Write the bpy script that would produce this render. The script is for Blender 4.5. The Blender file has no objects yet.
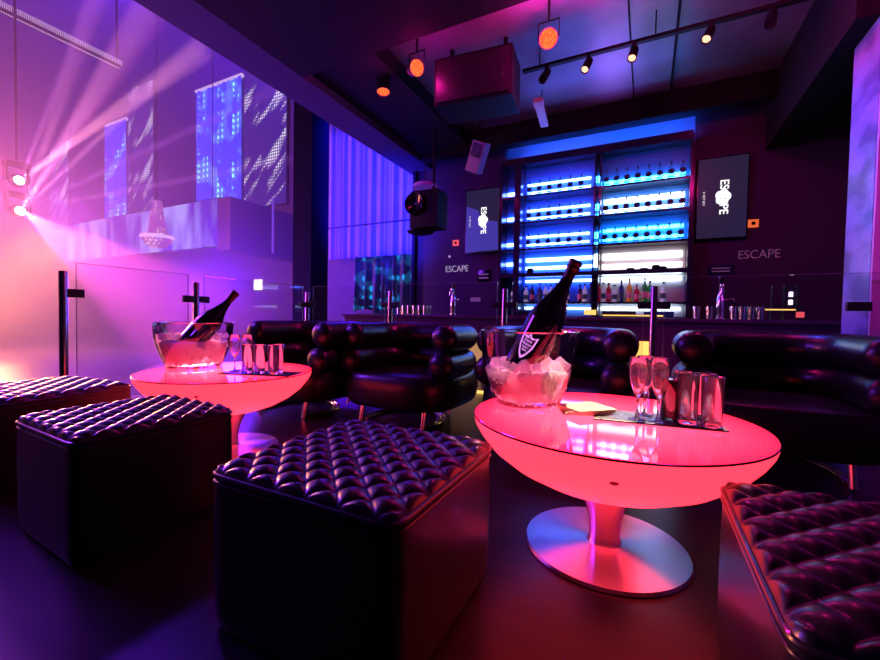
import bpy, bmesh, math, random
from mathutils import Vector, Matrix, noise
random.seed(7)
PI = math.pi
S = bpy.context.scene
C = bpy.context.collection

# ---------------------------------------------------------------- camera
YAW, PITCH, ROLL = 0.469, 0.0306, 0.0181
fw = Vector((-math.sin(YAW)*math.cos(PITCH), math.cos(YAW)*math.cos(PITCH), -math.sin(PITCH)))
r0 = Vector((math.cos(YAW), math.sin(YAW), 0))
u0 = r0.cross(fw)
rt = math.cos(ROLL)*r0 + math.sin(ROLL)*u0
up = -math.sin(ROLL)*r0 + math.cos(ROLL)*u0
cam = bpy.data.cameras.new('camera'); co = bpy.data.objects.new('camera', cam); C.objects.link(co)
cam.sensor_width = 36; cam.lens = 406/880*36; cam.clip_start = 0.02; cam.clip_end = 200
m = Matrix((rt, up, -fw)).transposed().to_4x4(); m.translation = Vector((0, 0, 0.8))
co.matrix_world = m
S.camera = co

# ---------------------------------------------------------------- world, exposure
S.view_settings.view_transform = 'Standard'
S.view_settings.look = 'None'
S.view_settings.gamma = 1
S.view_settings.use_curve_mapping = False
S.view_settings.exposure = 0.0
w = bpy.data.worlds.new('world'); S.world = w; w.use_nodes = True
w.node_tree.nodes['Background'].inputs[0].default_value = (0.10, 0.02, 0.20, 1)
w.node_tree.nodes['Background'].inputs[1].default_value = 0.05

# ---------------------------------------------------------------- lights of the place and added fills
def light(kind, name, loc, col, power, target=None, **kw):
    l = bpy.data.lights.new(name, kind); l.color = col; l.energy = power
    for k, v in kw.items(): setattr(l, k, v)
    o = bpy.data.objects.new(name, l); C.objects.link(o); o.location = loc
    if target is not None:
        o.rotation_euler = (Vector(target)-Vector(loc)).to_track_quat('-Z', 'Y').to_euler()
    return o
# dance hall: hazy magenta, warm and blue stage lights
light('POINT', 'stage_glow_light', (-9.8, 2.35, 2.6), (1.0, 0.12, 0.42), 600, shadow_soft_size=0.5)
light('POINT', 'warm_stage_light', (-10.5, 2.6, 1.2), (1.0, 0.30, 0.12), 750, shadow_soft_size=0.6)
light('POINT', 'magenta_hall_light', (-13, 5.0, 3.2), (0.50, 0.02, 0.85), 270, shadow_soft_size=0.5)
light('POINT', 'blue_hall_light', (-7.0, 4.8, 1.3), (0.14, 0.01, 1.0), 560, shadow_soft_size=0.5)
light('POINT', 'violet_hall_light', (-12.5, 6.0, 10.6), (0.14, 0.02, 1.0), 1500, shadow_soft_size=0.5)
FX = (-10.0, 3.078, 2.55); FX2 = (-10.0, 3.07, 3.08)
# curtain wash, and added fills around the bar and lounge
light('SPOT', 'curtain_wash_light', (-4.1, 5.3, 2.0), (0.02, 0.02, 1.0), 420, (-4.75, 6.72, 2.9), spot_size=2.4, spot_blend=1.0, shadow_soft_size=0.2)
light('SPOT', 'curtain_top_wash_light', (-4.1, 5.2, 4.2), (0.02, 0.02, 1.0), 380, (-4.8, 6.72, 3.4), spot_size=2.4, spot_blend=1.0, shadow_soft_size=0.2)
light('SPOT', 'ceiling_violet_fill', (-.5, 5.9, 3.15), (0.30, 0.12, 1.0), 45, (-.4, 4.6, 3.75), spot_size=2.4, spot_blend=1.0, shadow_soft_size=0.3)  # added upward fill for the violet ceiling, no fixture there
light('SPOT', 'wall_violet_fill', (-3.6, 5.2, 3.2), (0.25, 0.04, 1.0), 30, (-2.9, 6.5, 1.6), spot_size=1.3, spot_blend=1.0, shadow_soft_size=0.1)  # added violet fill for the wall left of the bar
light('POINT', 'recess_blue_fill', (-5.25, 6.25, 1.5), (0.08, 0.0, 1.0), 26, shadow_soft_size=0.1)  # added point light that blues the recess below the curtain
light('SPOT', 'ottoman_warm_spot', (-9.0, 3.0, 2.0), (1.0, 0.27, 0.06), 5000, (-2.2, 0.95, 0.45), spot_size=0.22, spot_blend=0.6, shadow_soft_size=0.3)
light('AREA', 'violet_side_fill', (-5.5, 0.6, 3.1), (0.24, 0.03, 1.0), 170, (-1.6, 0.8, 0.4), size=1.2)  # unseen area light added as violet ambient from the hall side
light('SPOT', 'column_blue_fill', (0.2, 4.5, 3.3), (0.02, 0.07, 1.0), 200, (1.42, 4.3, 1.4), spot_size=1.4, spot_blend=0.9, shadow_soft_size=0.1)  # added lamp in place of blue bar light on the column
light('SPOT', 'column_magenta_light', (2.3, 2.2, 2.6), (0.9, 0.03, 0.75), 90, (1.7, 3.9, 1.3), spot_size=0.9, spot_blend=0.9, shadow_soft_size=0.1)

# ---------------------------------------------------------------- materials
def mat(name, col=(0.5,)*3, rough=0.5, metal=0.0, emit=None, es=0.0, coat=0.0, spec=0.5, trans=0.0, ior=1.45, sheen=0):
    mt = bpy.data.materials.new(name); mt.use_nodes = True
    b = mt.node_tree.nodes['Principled BSDF']
    b.inputs['Base Color'].default_value = (*col, 1)
    b.inputs['Roughness'].default_value = rough
    b.inputs['Metallic'].default_value = metal
    b.inputs['Specular IOR Level'].default_value = spec
    b.inputs['Transmission Weight'].default_value = trans
    b.inputs['IOR'].default_value = ior
    b.inputs['Coat Weight'].default_value = coat
    b.inputs['Coat Roughness'].default_value = 0.05
    if emit:
        b.inputs['Emission Color'].default_value = (*emit, 1); b.inputs['Emission Strength'].default_value = es
    return mt
def N(mt, t, **kw):
    n = mt.node_tree.nodes.new(t)
    for k, v in kw.items(): setattr(n, k, v)
    return n
def bump(mt, scale, strength, dist=0.01, kind='ShaderNodeTexNoise', coord='Object', stretch=None):
    nt = mt.node_tree; b = nt.nodes['Principled BSDF']
    tc = N(mt, 'ShaderNodeTexCoord'); mp = N(mt, 'ShaderNodeMapping')
    if stretch: mp.inputs['Scale'].default_value = stretch
    tx = N(mt, kind); tx.inputs['Scale'].default_value = scale
    bp = N(mt, 'ShaderNodeBump'); bp.inputs['Strength'].default_value = strength; bp.inputs['Distance'].default_value = dist
    nt.links.new(tc.outputs[coord], mp.inputs[0]); nt.links.new(mp.outputs[0], tx.inputs['Vector'])
    nt.links.new(tx.outputs[0], bp.inputs['Height']); nt.links.new(bp.outputs[0], b.inputs['Normal'])
    return mt
def ramp_color(mt, scale, c1, c2, kind='ShaderNodeTexNoise', p1=0.35, p2=0.65, stretch=None, socket='Base Color', detail=4):
    nt = mt.node_tree; b = nt.nodes['Principled BSDF']
    tc = N(mt, 'ShaderNodeTexCoord'); mp = N(mt, 'ShaderNodeMapping')
    if stretch: mp.inputs['Scale'].default_value = stretch
    tx = N(mt, kind); tx.inputs['Scale'].default_value = scale
    if kind == 'ShaderNodeTexNoise': tx.inputs['Detail'].default_value = detail
    rp = N(mt, 'ShaderNodeValToRGB'); rp.color_ramp.elements[0].position = p1; rp.color_ramp.elements[1].position = p2
    rp.color_ramp.elements[0].color = (*c1, 1); rp.color_ramp.elements[1].color = (*c2, 1)
    nt.links.new(tc.outputs['Object'], mp.inputs[0]); nt.links.new(mp.outputs[0], tx.inputs['Vector'])
    nt.links.new(tx.outputs[0], rp.inputs[0]); nt.links.new(rp.outputs[0], b.inputs[socket])
    return mt
def thin_glass(name, tint=(1, 1, 1), edge=0.35, base=0.06, rough=0.02, gcol=(1, 1, 1)):
    mt = bpy.data.materials.new(name); mt.use_nodes = True; nt = mt.node_tree; nt.nodes.clear()
    o = nt.nodes.new('ShaderNodeOutputMaterial'); mx = nt.nodes.new('ShaderNodeMixShader')
    t = nt.nodes.new('ShaderNodeBsdfTransparent'); t.inputs[0].default_value = (*tint, 1)
    g = nt.nodes.new('ShaderNodeBsdfGlossy'); g.inputs['Roughness'].default_value = rough; g.inputs['Color'].default_value = (*gcol, 1)
    lw = nt.nodes.new('ShaderNodeLayerWeight'); lw.inputs[0].default_value = edge
    mr = nt.nodes.new('ShaderNodeMapRange'); mr.inputs[3].default_value = base; mr.inputs[4].default_value = 1.0
    nt.links.new(lw.outputs['Fresnel'], mr.inputs[0]); nt.links.new(mr.outputs[0], mx.inputs[0])
    nt.links.new(t.outputs[0], mx.inputs[1]); nt.links.new(g.outputs[0], mx.inputs[2]); nt.links.new(mx.outputs[0], o.inputs[0])
    return mt
M = {}
M['leather'] = bump(mat('black_leather', (0.007, 0.006, 0.009), 0.34, coat=0.12, spec=0.6), 160, 0.15, 0.002)
M['piping'] = mat('black_leather_piping', (0.02, 0.014, 0.018), 0.28, coat=0.3)
M['chrome'] = mat('chrome', (0.9, 0.9, 0.92), 0.2, 1.0)
M['steel'] = mat('post_steel', (0.35, 0.30, 0.32), 0.25, 1.0)
M['dark_metal'] = mat('dark_metal', (0.03, 0.03, 0.035), 0.4, 0.6)
M['black'] = mat('matt_black', (0.006, 0.006, 0.008), 0.6, spec=.2)
M['blackgloss'] = mat('gloss_black', (0.008, 0.006, 0.010), 0.15)
M['floor'] = ramp_color(mat('dark_floor', (0.02, 0.015, 0.02), 0.30, spec=0.35), 3, (0.008, 0.006, 0.008), (0.016, 0.012, 0.014), stretch=(1, 6, 1))
M['hallfloor'] = mat('hall_floor', (0.10, 0.08, 0.12), 0.35)
M['ceiling'] = bump(ramp_color(mat('painted_dark_ceiling', (0.05,)*3, 0.38, spec=0.6), 0.8, (0.08, 0.07, 0.09), (0.20, 0.18, 0.22)), 1.3, 0.25, 0.05)
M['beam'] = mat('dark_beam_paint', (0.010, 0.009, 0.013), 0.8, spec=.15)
M['litbeam'] = mat('lit_soffit_beam_paint', (0.05, 0.045, 0.09), 0.7, spec=.2)  # lighter copy of the beam paint, imitates blue light on the soffit
M['wall'] = mat('dark_plum_wall', (0.045, 0.030, 0.055), 0.5)
M['hallwall'] = mat('hall_wall', (0.09, 0.07, 0.13), 0.7)
M['column'] = mat('column_paint', (0.010, 0.008, 0.045), 0.8, spec=.08)
M['marble'] = bump(ramp_color(mat('veined_marble', (0.5,)*3, 0.3), 2.2, (0.12, 0.16, 0.30), (0.30, 0.38, 0.60), p1=0.4, p2=0.56, detail=9, stretch=(1, 1, 2)), 4, 0.2, 0.02)
M['pinkwall'] = mat('light_render_wall', (0.6, 0.5, 0.6), 0.7)
M['glass'] = thin_glass('railing_glass', (0.94, 0.93, 0.97), 0.10, 0.012)
M['glassedge'] = mat('glass_edge', (0.25, 0.25, 0.35), 0.2, trans=0.3)
M['drink'] = thin_glass('drinking_glass', (0.97, 0.95, 0.97), 0.42, 0.10)
M['rim'] = thin_glass('glass_rim', (0.9, 0.9, 0.9), 0.6, 0.45, 0.15)
M['acrylic'] = thin_glass('clear_acrylic', (0.96, 0.88, 0.93), 0.30, 0.07)
M['brushed'] = mat('brushed_aluminium', (0.80, 0.62, 0.74), 0.28, 1.0)
b = M['brushed'].node_tree.nodes['Principled BSDF']; b.inputs['Anisotropic'].default_value = 0.92; b.inputs['Anisotropic Rotation'].default_value = 0.25
tg = N(M['brushed'], 'ShaderNodeTangent'); tg.direction_type = 'RADIAL'; tg.axis = 'Z'
M['brushed'].node_tree.links.new(tg.outputs[0], b.inputs['Tangent'])
M['bowl'] = mat('glowing_opal_bowl', (0.3, 0.1, 0.12), 0.35, emit=(1.0, 0.045, 0.075), es=2.8, coat=0.2)
M['tabletop'] = mat('glowing_glass_top', (0.15, 0.02, 0.04), 0.05, emit=(1.0, 0.05, 0.15), es=3.0, coat=0.6)
def glow(mt, c1, c2, r):
    # brighter over the lamp at the middle of the table, fading to the rim
    b = mt.node_tree.nodes['Principled BSDF']; L = mt.node_tree.links.new
    tc = N(mt, 'ShaderNodeTexCoord'); mp = N(mt, 'ShaderNodeMapping'); mp.inputs['Scale'].default_value = (1/r, 1/r, 0)
    g = N(mt, 'ShaderNodeTexGradient'); g.gradient_type = 'SPHERICAL'; rp = N(mt, 'ShaderNodeValToRGB')
    rp.color_ramp.elements[0].color = (*c1, 1); rp.color_ramp.elements[1].color = (*c2, 1)
    L(tc.outputs['Object'], mp.inputs[0]); L(mp.outputs[0], g.inputs[0]); L(g.outputs[0], rp.inputs[0]); L(rp.outputs[0], b.inputs['Emission Color'])
glow(M['tabletop'], (1.0, 0.004, 0.036), (1.0, 0.085, 0.18), .52)
glow(M['bowl'], (1.0, 0.026, 0.052), (1.0, 0.052, 0.085), .52)
M['sensor_red'] = mat('dark_red_sensor', (.10, .005, .01), .3, emit=(.5, .01, .03), es=.5)
M['tableedge'] = mat('dark_glass_edge', (0.03, 0.0, 0.005), 0.2)
M['ice'] = bpy.data.materials.new('melting_ice'); M['ice'].use_nodes = True
_nt = M['ice'].node_tree; _nt.nodes.clear(); _o = _nt.nodes.new('ShaderNodeOutputMaterial')
_t = _nt.nodes.new('ShaderNodeBsdfTranslucent'); _t.inputs[0].default_value = (.97, .93, .95, 1)
_d = _nt.nodes.new('ShaderNodeBsdfDiffuse'); _d.inputs[0].default_value = (.92, .88, .90, 1)
_g = _nt.nodes.new('ShaderNodeBsdfGlossy'); _g.inputs['Roughness'].default_value = .12
_m1 = _nt.nodes.new('ShaderNodeMixShader'); _m1.inputs[0].default_value = .35; _m2 = _nt.nodes.new('ShaderNodeMixShader'); _m2.inputs[0].default_value = .07
_nt.links.new(_t.outputs[0], _m1.inputs[1]); _nt.links.new(_d.outputs[0], _m1.inputs[2]); _nt.links.new(_m1.outputs[0], _m2.inputs[1]); _nt.links.new(_g.outputs[0], _m2.inputs[2]); _nt.links.new(_m2.outputs[0], _o.inputs[0])
M['icefill'] = mat('pink_fill_glow', (.5, .3, .3), .5, emit=(1.0, .26, .38), es=22)  # glow added to light the ice
M['champ'] = mat('dark_green_bottle_glass', (0.004, 0.006, 0.004), 0.06, coat=1.0)
M['foil'] = mat('dark_foil', (0.05, 0.028, 0.02), 0.35, 0.6)
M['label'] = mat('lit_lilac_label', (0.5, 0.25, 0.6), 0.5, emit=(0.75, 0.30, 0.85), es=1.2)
M['labeldark'] = mat('label_print', (0.06, 0.01, 0.08), 0.5)
M['napkin'] = mat('cream_paper_napkin', (0.80, 0.68, 0.42), 0.8, spec=.2)
M['mat'] = mat('rubber_bar_mat', (0.012, 0.008, 0.012), 0.4)
M['matpat'] = ramp_color(mat('printed_bar_mat', (0.1,)*3, 0.3), 70, (0.006, 0.006, 0.02), (0.14, 0.13, 0.26), p1=0.52, p2=0.56, kind='ShaderNodeTexNoise')
M['cola'] = mat('dark_red_drink', (0.10, 0.004, 0.008), 0.1, coat=0.6)
M['shelf'] = mat('dark_shelf', (0.020, 0.022, 0.05), 0.2)
M['barback'] = mat('blue_back_panel', (0.08, 0.26, 0.75), 0.35)
M['counter'] = mat('plum_counter', (0.07, 0.025, 0.075), 0.25)
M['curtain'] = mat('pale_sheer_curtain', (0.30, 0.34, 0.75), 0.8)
M['drape'] = mat('dark_drape', (0.03, 0.025, 0.05), 0.7)
def emitter(name, col, s): return mat(name, (0.02, 0.02, 0.02), 0.5, emit=col, es=s)
M['led_blue'] = emitter('blue_led_strip', (0.09, 0.17, 1.0), 26)
M['led_cyan'] = emitter('cyan_led_strip', (0.03, 0.40, 1.0), 20)
M['led_white'] = emitter('white_led_strip', (0.60, 0.80, 1.0), 9)
M['led_deep'] = emitter('deep_blue_led_strip', (0.01, 0.10, 1.0), 45)
M['warm'] = emitter('warm_lit_panel', (1.0, 0.50, 0.20), 0.55)
M['gold'] = emitter('gold_glow', (1.0, 0.55, 0.12), 1.6)
M['exitlit'] = emitter('white_glow', (0.9, 0.8, 1.0), 2.0)
M['redsign'] = emitter('lit_red_sign', (1.0, 0.10, 0.12), 0.9)
M['orangesign'] = emitter('lit_orange_sign', (1.0, 0.16, 0.04), 0.8)
M['letters'] = emitter('pale_lettering', (0.60, 0.45, 0.80), 0.75)
M['lettersdim'] = mat('dim_lettering', (0.45, 0.36, 0.40), 0.5, emit=(0.5, 0.35, 0.5), es=0.10)
M['lit'] = emitter('bright_fixture_lens', (1.0, 0.75, 0.9), 40)
M['tvscreen'] = mat('tv_screen', (0.01, 0.01, 0.015), 0.35, emit=(0.025, 0.022, 0.07), es=0.6, spec=.25)
M['tvwhite'] = emitter('tv_white_graphic', (1, 1, 1), 1.3)
M['tvblue'] = emitter('tv_blue_graphic', (0.10, 0.08, 0.75), 0.45)

M['pix'] = emitter('pixel_light', (.8, .5, 1.0), .9)
def pattern_glow(name, base, dot, scale, thr, dscale, es, stretch=(1, 1, 1), rot=0.0):
    """glowing dots where a pattern is bright"""
    mt = mat(name, (0.01, 0.01, 0.02), 0.5); nt = mt.node_tree; b = nt.nodes['Principled BSDF']
    tc = N(mt, 'ShaderNodeTexCoord'); mp = N(mt, 'ShaderNodeMapping'); mp.inputs['Scale'].default_value = stretch
    mp.vector_type = 'TEXTURE'; mp.inputs['Rotation'].default_value = (0, rot, 0)
    nz = N(mt, 'ShaderNodeTexNoise'); nz.inputs['Scale'].default_value = scale; nz.inputs['Detail'].default_value = 3
    r = N(mt, 'ShaderNodeValToRGB'); r.color_ramp.elements[0].position = thr; r.color_ramp.elements[1].position = thr+0.08
    vo = N(mt, 'ShaderNodeTexVoronoi'); vo.inputs['Scale'].default_value = dscale; vo.inputs['Randomness'].default_value = 0
    r2 = N(mt, 'ShaderNodeValToRGB'); r2.color_ramp.elements[0].position = 0.25; r2.color_ramp.elements[1].position = 0.45
    r2.color_ramp.elements[0].color = (1, 1, 1, 1); r2.color_ramp.elements[1].color = (0.1, 0.1, 0.1, 1)
    mu = N(mt, 'ShaderNodeMath', operation='MULTIPLY')
    mix = N(mt, 'ShaderNodeMix', data_type='RGBA'); mix.inputs[6].default_value = (*base, 1); mix.inputs[7].default_value = (*dot, 1)
    L = nt.links.new
    L(tc.outputs['Object'], mp.inputs[0]); L(mp.outputs[0], nz.inputs['Vector']); L(tc.outputs['Object'], vo.inputs['Vector'])
    L(nz.outputs[0], r.inputs[0]); L(vo.outputs['Distance'], r2.inputs[0]); L(r.outputs[0], mu.inputs[0]); L(r2.outputs[0], mu.inputs[1])
    L(mu.outputs[0], mix.inputs[0]); L(mix.outputs[2], b.inputs['Emission Color']); b.inputs['Emission Strength'].default_value = es
    return mt
M['ledmesh'] = pattern_glow('led_mesh_video', (0.03, 0.01, 0.14), (1.0, 0.9, 1.0), 1.6, 0.53, 11, 1.5, (3.5, 1, 0.6), -.75)
M['curtainglow'] = pattern_glow('curtain_light_spots', (0.03, 0.03, 0.60), (0.22, 0.75, 1.0), 1.3, 0.52, 5, 2.2)  # projected light spots and blue wash put into the curtain's own glow
M['drapeglow'] = pattern_glow('drape_light_spots', (0.004, 0.003, 0.03), (0.01, 0.38, 0.95), 3.4, 0.50, 5.2, 1.1, (1.6, 1, .7))  # cyan light spots put into the drape's emission
M['bigscreen'] = ramp_color(mat('stage_screen', (0.01,)*3, 0.5, es=0.0), 0.9, (0.07, 0.02, 0.50), (0.42, 0.42, 1.0), p1=.42, p2=.60, stretch=(1.2, 1, 0.35), socket='Emission Color')
M['bigscreen'].node_tree.nodes['Principled BSDF'].inputs['Emission Strength'].default_value = 1.0

# ---------------------------------------------------------------- mesh helpers
class MB:
    def __init__(s): s.bm = bmesh.new()
    def box(s, x0, x1, y0, y1, z0, z1, mtx=None, bev=0.0, seg=2):
        b = bmesh.new(); bmesh.ops.create_cube(b, size=1)
        for v in b.verts: v.co = Vector((x0+(v.co.x+.5)*(x1-x0), y0+(v.co.y+.5)*(y1-y0), z0+(v.co.z+.5)*(z1-z0)))
        if bev > 0: bmesh.ops.bevel(b, geom=b.edges[:], offset=bev, segments=seg, profile=0.7, affect='EDGES')
        s.add(b, mtx); return s
    def add(s, b, mtx=None):
        if mtx is not None: b.transform(mtx)
        me = bpy.data.meshes.new('t'); b.to_mesh(me); b.free(); s.bm.from_mesh(me); bpy.data.meshes.remove(me)
    def lathe(s, prof, n=48, mtx=None, sx=1, sy=1, cap=True):
        b = bmesh.new(); rings = []
        for r, z in prof:
            if r < 1e-6: rings.append([b.verts.new((0, 0, z))])
            else: rings.append([b.verts.new((r*sx*math.cos(2*PI*i/n), r*sy*math.sin(2*PI*i/n), z)) for i in range(n)])
        for a, c in zip(rings, rings[1:]):
            for i in range(n):
                j = (i+1) % n
                if len(a) == 1 and len(c) == 1: continue
                if len(a) == 1: b.faces.new((a[0], c[j], c[i]))
                elif len(c) == 1: b.faces.new((a[i], a[j], c[0]))
                else: b.faces.new((a[i], a[j], c[j], c[i]))
        bmesh.ops.recalc_face_normals(b, faces=b.faces[:])
        s.add(b, mtx); return s
    def tube(s, pts, rad, n=12, closed=False, rfun=None, cap=True, sz=1.0):
        b = bmesh.new(); pts = [Vector(p) for p in pts]; K = len(pts); rings = []
        ref = Vector((0, 0, 1))
        for k, p in enumerate(pts):
            if closed: t = pts[(k+1) % K]-pts[k-1]
            else: t = pts[min(k+1, K-1)]-pts[max(k-1, 0)]
            t.normalize()
            rr = ref if abs(t.dot(ref)) < 0.95 else Vector((0, 1, 0))
            a = t.cross(rr).normalized(); c = a.cross(t).normalized()
            R_ = rfun(k/(K-1)) if rfun else rad
            rings.append([b.verts.new(p+(a*math.cos(2*PI*i/n)+c*sz*math.sin(2*PI*i/n))*R_) for i in range(n)])
        m_ = K if closed else K-1
        for k in range(m_):
            A, B = rings[k], rings[(k+1) % K]
            for i in range(n):
                j = (i+1) % n; b.faces.new((A[i], A[j], B[j], B[i]))
        if not closed and cap:
            b.faces.new(rings[0][::-1]); b.faces.new(rings[-1])
        bmesh.ops.recalc_face_normals(b, faces=b.faces[:])
        s.add(b); return s
    def grid(s, fn, nu, nv, close=False):
        b = bmesh.new(); V = [[b.verts.new(fn(i/nu, j/nv)) for j in range(nv+1)] for i in range(nu+1)]
        for i in range(nu):
            for j in range(nv): b.faces.new((V[i][j], V[i+1][j], V[i+1][j+1], V[i][j+1]))
        s.add(b); return s
    def build(s, name, material, parent=None, smooth=True, angle=0.7):
        me = bpy.data.meshes.new(name); s.bm.to_mesh(me); s.bm.free()
        if smooth:
            for p in me.polygons: p.use_smooth = True
            try: me.set_sharp_from_angle(angle=angle)
            except Exception: pass
        me.materials.append(M[material] if isinstance(material, str) else material)
        o = bpy.data.objects.new(name, me); C.objects.link(o)
        if parent: o.parent = parent
        return o
def tag(o, label=None, cat=None, group=None, kind=None):
    if label: o['label'] = label
    if cat: o['category'] = cat
    if group: o['group'] = group
    if kind: o['kind'] = kind
    return o
def empty(name, loc=(0, 0, 0), rz=0, label=None, cat=None, group=None):
    o = bpy.data.objects.new(name, None); C.objects.link(o); o.empty_display_size = 0.1
    o.location = loc; o.rotation_euler = (0, 0, rz)
    return tag(o, label, cat, group)
def dup(root, loc, rz=0, label=None, group=None, rot=None):
    def cp(o, par):
        c = o.copy(); C.objects.link(c)
        if par: c.parent = par
        for ch in list(o.children): cp(ch, c)
        return c
    r = cp(root, None); r.location = loc; r.rotation_euler = rot if rot else (0, 0, rz)
    if label: r['label'] = label
    if group: r['group'] = group
    return r
def struct(name, mb, material, smooth=False): return tag(mb.build(name, material, smooth=smooth), kind='structure')
def text_mesh(txt, size, mapper, name, material, parent=None, xs=1.0, extrude=0.0, offset=0.0, space=1.0):
    cu = bpy.data.curves.new(name, 'FONT'); cu.body = txt; cu.size = size; cu.align_x = 'CENTER'; cu.align_y = 'CENTER'
    cu.extrude = extrude; cu.offset = offset; cu.space_character = space
    t = bpy.data.objects.new(name, cu); C.objects.link(t)
    bpy.context.view_layer.update(); dg = bpy.context.evaluated_depsgraph_get()
    me = bpy.data.meshes.new_from_object(t.evaluated_get(dg)); bpy.data.objects.remove(t); bpy.data.curves.remove(cu)
    for v in me.vertices: v.co = mapper(v.co.x*xs, v.co.y, v.co.z)
    me.materials.clear(); me.materials.append(M[material])
    o = bpy.data.objects.new(name, me); C.objects.link(o)
    if parent: o.parent = parent
    return o

# ================================================================= SETTING
struct('floor', MB().box(-4.15, 2.8, -3.0, 6.7, -0.1, 0), 'floor')
struct('floor_hall', MB().box(-42, -4.15, -8, 9.4, -0.1, -0.002), 'hallfloor')
struct('ceiling', MB().box(-3.5, 2.8, -3.0, 6.7, 3.75, 3.85), 'ceiling')
struct('trim_1', MB().box(-3.97, -3.5, -3.0, 7.6, 3.45, 4.4), 'litbeam')              # long edge beam, paler paint stands in for blue light on its soffit
struct('trim_2', MB().box(-3.5, 2.8, 1.2, 3.4, 3.45, 3.75), 'beam')                # cross beam
struct('trim_3', MB().box(-3.5, 2.8, 6.0, 6.2, 3.45, 3.75), 'beam')                # bulkhead before bar wall
struct('trim_4', MB().box(1.28, 1.60, 4.0, 6.49, 3.0, 3.75), 'beam')
struct('trim_5', MB().box(-3.5, -2.62, 3.4, 6.0, 3.55, 3.75), 'beam')
wb = MB().box(-3.8, -2.15, 6.5, 6.7, 0, 3.75).box(0.52, 2.8, 6.5, 6.7, 0, 3.75).box(-2.15, 0.52, 6.62, 6.7, 0, 3.30)
struct('wall_back', wb, 'wall')
M['palepaint'] = mat('pale_recess_paint', (.35, .38, .50), .5)
struct('wall_recess_bar', MB().box(-2.15, 0.52, 6.64, 6.7, 3.30, 3.75), 'palepaint')
struct('wall_right', MB().box(2.8, 2.9, -3.0, 6.7, 0, 3.85), 'wall')
struct('wall_hall_back', MB().box(-42, -3.8, 9.2, 9.4, 0, 11.8), 'hallwall')
struct('wall_hall_end', MB().box(-42.2, -42, -8, 9.4, 0, 11.8), 'hallwall')
struct('ceiling_hall', MB().box(-42, -3.97, -8, 9.4, 11.8, 11.9), 'hallwall')
struct('wall_recess', MB().box(-6.5, -3.8, 6.95, 7.05, 0, 4.9), 'hallwall')
struct('trim_6', MB().box(-5.34, -4.93, 5.0, 5.4, 0, 4.9), 'column')               # dark column beside the curtain
pil = struct('trim_7', MB().box(1.42, 1.95, 4.00, 4.44, 0, 3.75, bev=0.01), 'marble')
struct('trim_8', MB().box(1.424, 2.8, 3.97, 3.998, 0, 3.75), 'pinkwall')
struct('trim_9', MB().box(-9.8, -9.3, 6.7, 9.2, 2.4, 3.72), 'hallwall')            # gallery front

# haze in the dance hall
hz = MB().box(-41, -5.4, -7, 6.6, 0.02, 11.5).build('stage_haze', 'black')
hm = bpy.data.materials.new('stage_haze'); hm.use_nodes = True; nt = hm.node_tree; nt.nodes.clear()
o_ = nt.nodes.new('ShaderNodeOutputMaterial'); vs = nt.nodes.new('ShaderNodeVolumeScatter')
vs.inputs['Density'].default_value = 0.055; vs.inputs['Anisotropy'].default_value = 0.3; vs.inputs['Color'].default_value = (1, 1, 1, 1)
nt.links.new(vs.outputs[0], o_.inputs['Volume']); hz.data.materials.clear(); hz.data.materials.append(hm)
tag(hz, 'thin violet and pink stage haze filling the dance hall', 'haze', kind='stuff')

# ================================================================= TABLES
def make_table():
    t = empty('illuminated_table')
    MB().lathe([(0, 0), (.27, 0), (.272, .004), (.268, .014), (.10, .020), (0, .020)], 96).build('base_plate', 'brushed', t)
    MB().lathe([(.058, .0195), (.053, .025), (.050, .05), (.053, .10), (.066, .15), (.090, .20), (.118, .238), (.130, .250)], 64).build('stem', 'brushed', t)
    bowl = MB().lathe([(0, .222), (.11, .222), (.19, .236), (.27, .263), (.345, .303), (.405, .350), (.445, .400), (.462, .430), (.4675, .450), (.466, .4555), (.0, .4555)], 128).build('bowl_shade', 'bowl', t)
    MB().lathe([(0, .456), (.4655, .456), (.4665, .460), (.465, .4625), (0, .4625)], 128).build('tabletop', 'tabletop', t)
    MB().lathe([(.4655, .455), (.4690, .456), (.4695, .460), (.4665, .461)], 128).build('tabletop_edge', 'tableedge', t)
    # small sensor window on the bowl
    sn = MB(); sn.lathe([(0, .004), (.006, .004), (.008, 0)], 20, mtx=Matrix.Translation((.050, -.434, .392)) @ Matrix.Rotation(math.radians(128), 4, 'X'), sx=1.6)
    sn.build('sensor', 'sensor_red', t)
    return t
T1 = (-.110, 1.536, 0); T2 = (-2.20, 1.580, 0)
t = make_table(); t.location = T1; tag(t, 'round glowing pink-red bowl table on a brushed disc foot, the nearer one at right', 'table', 'illuminated lounge tables')
dup(t, T2, 0.5, 'round glowing pink-red bowl table behind the left ottomans', 'illuminated lounge tables')

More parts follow.
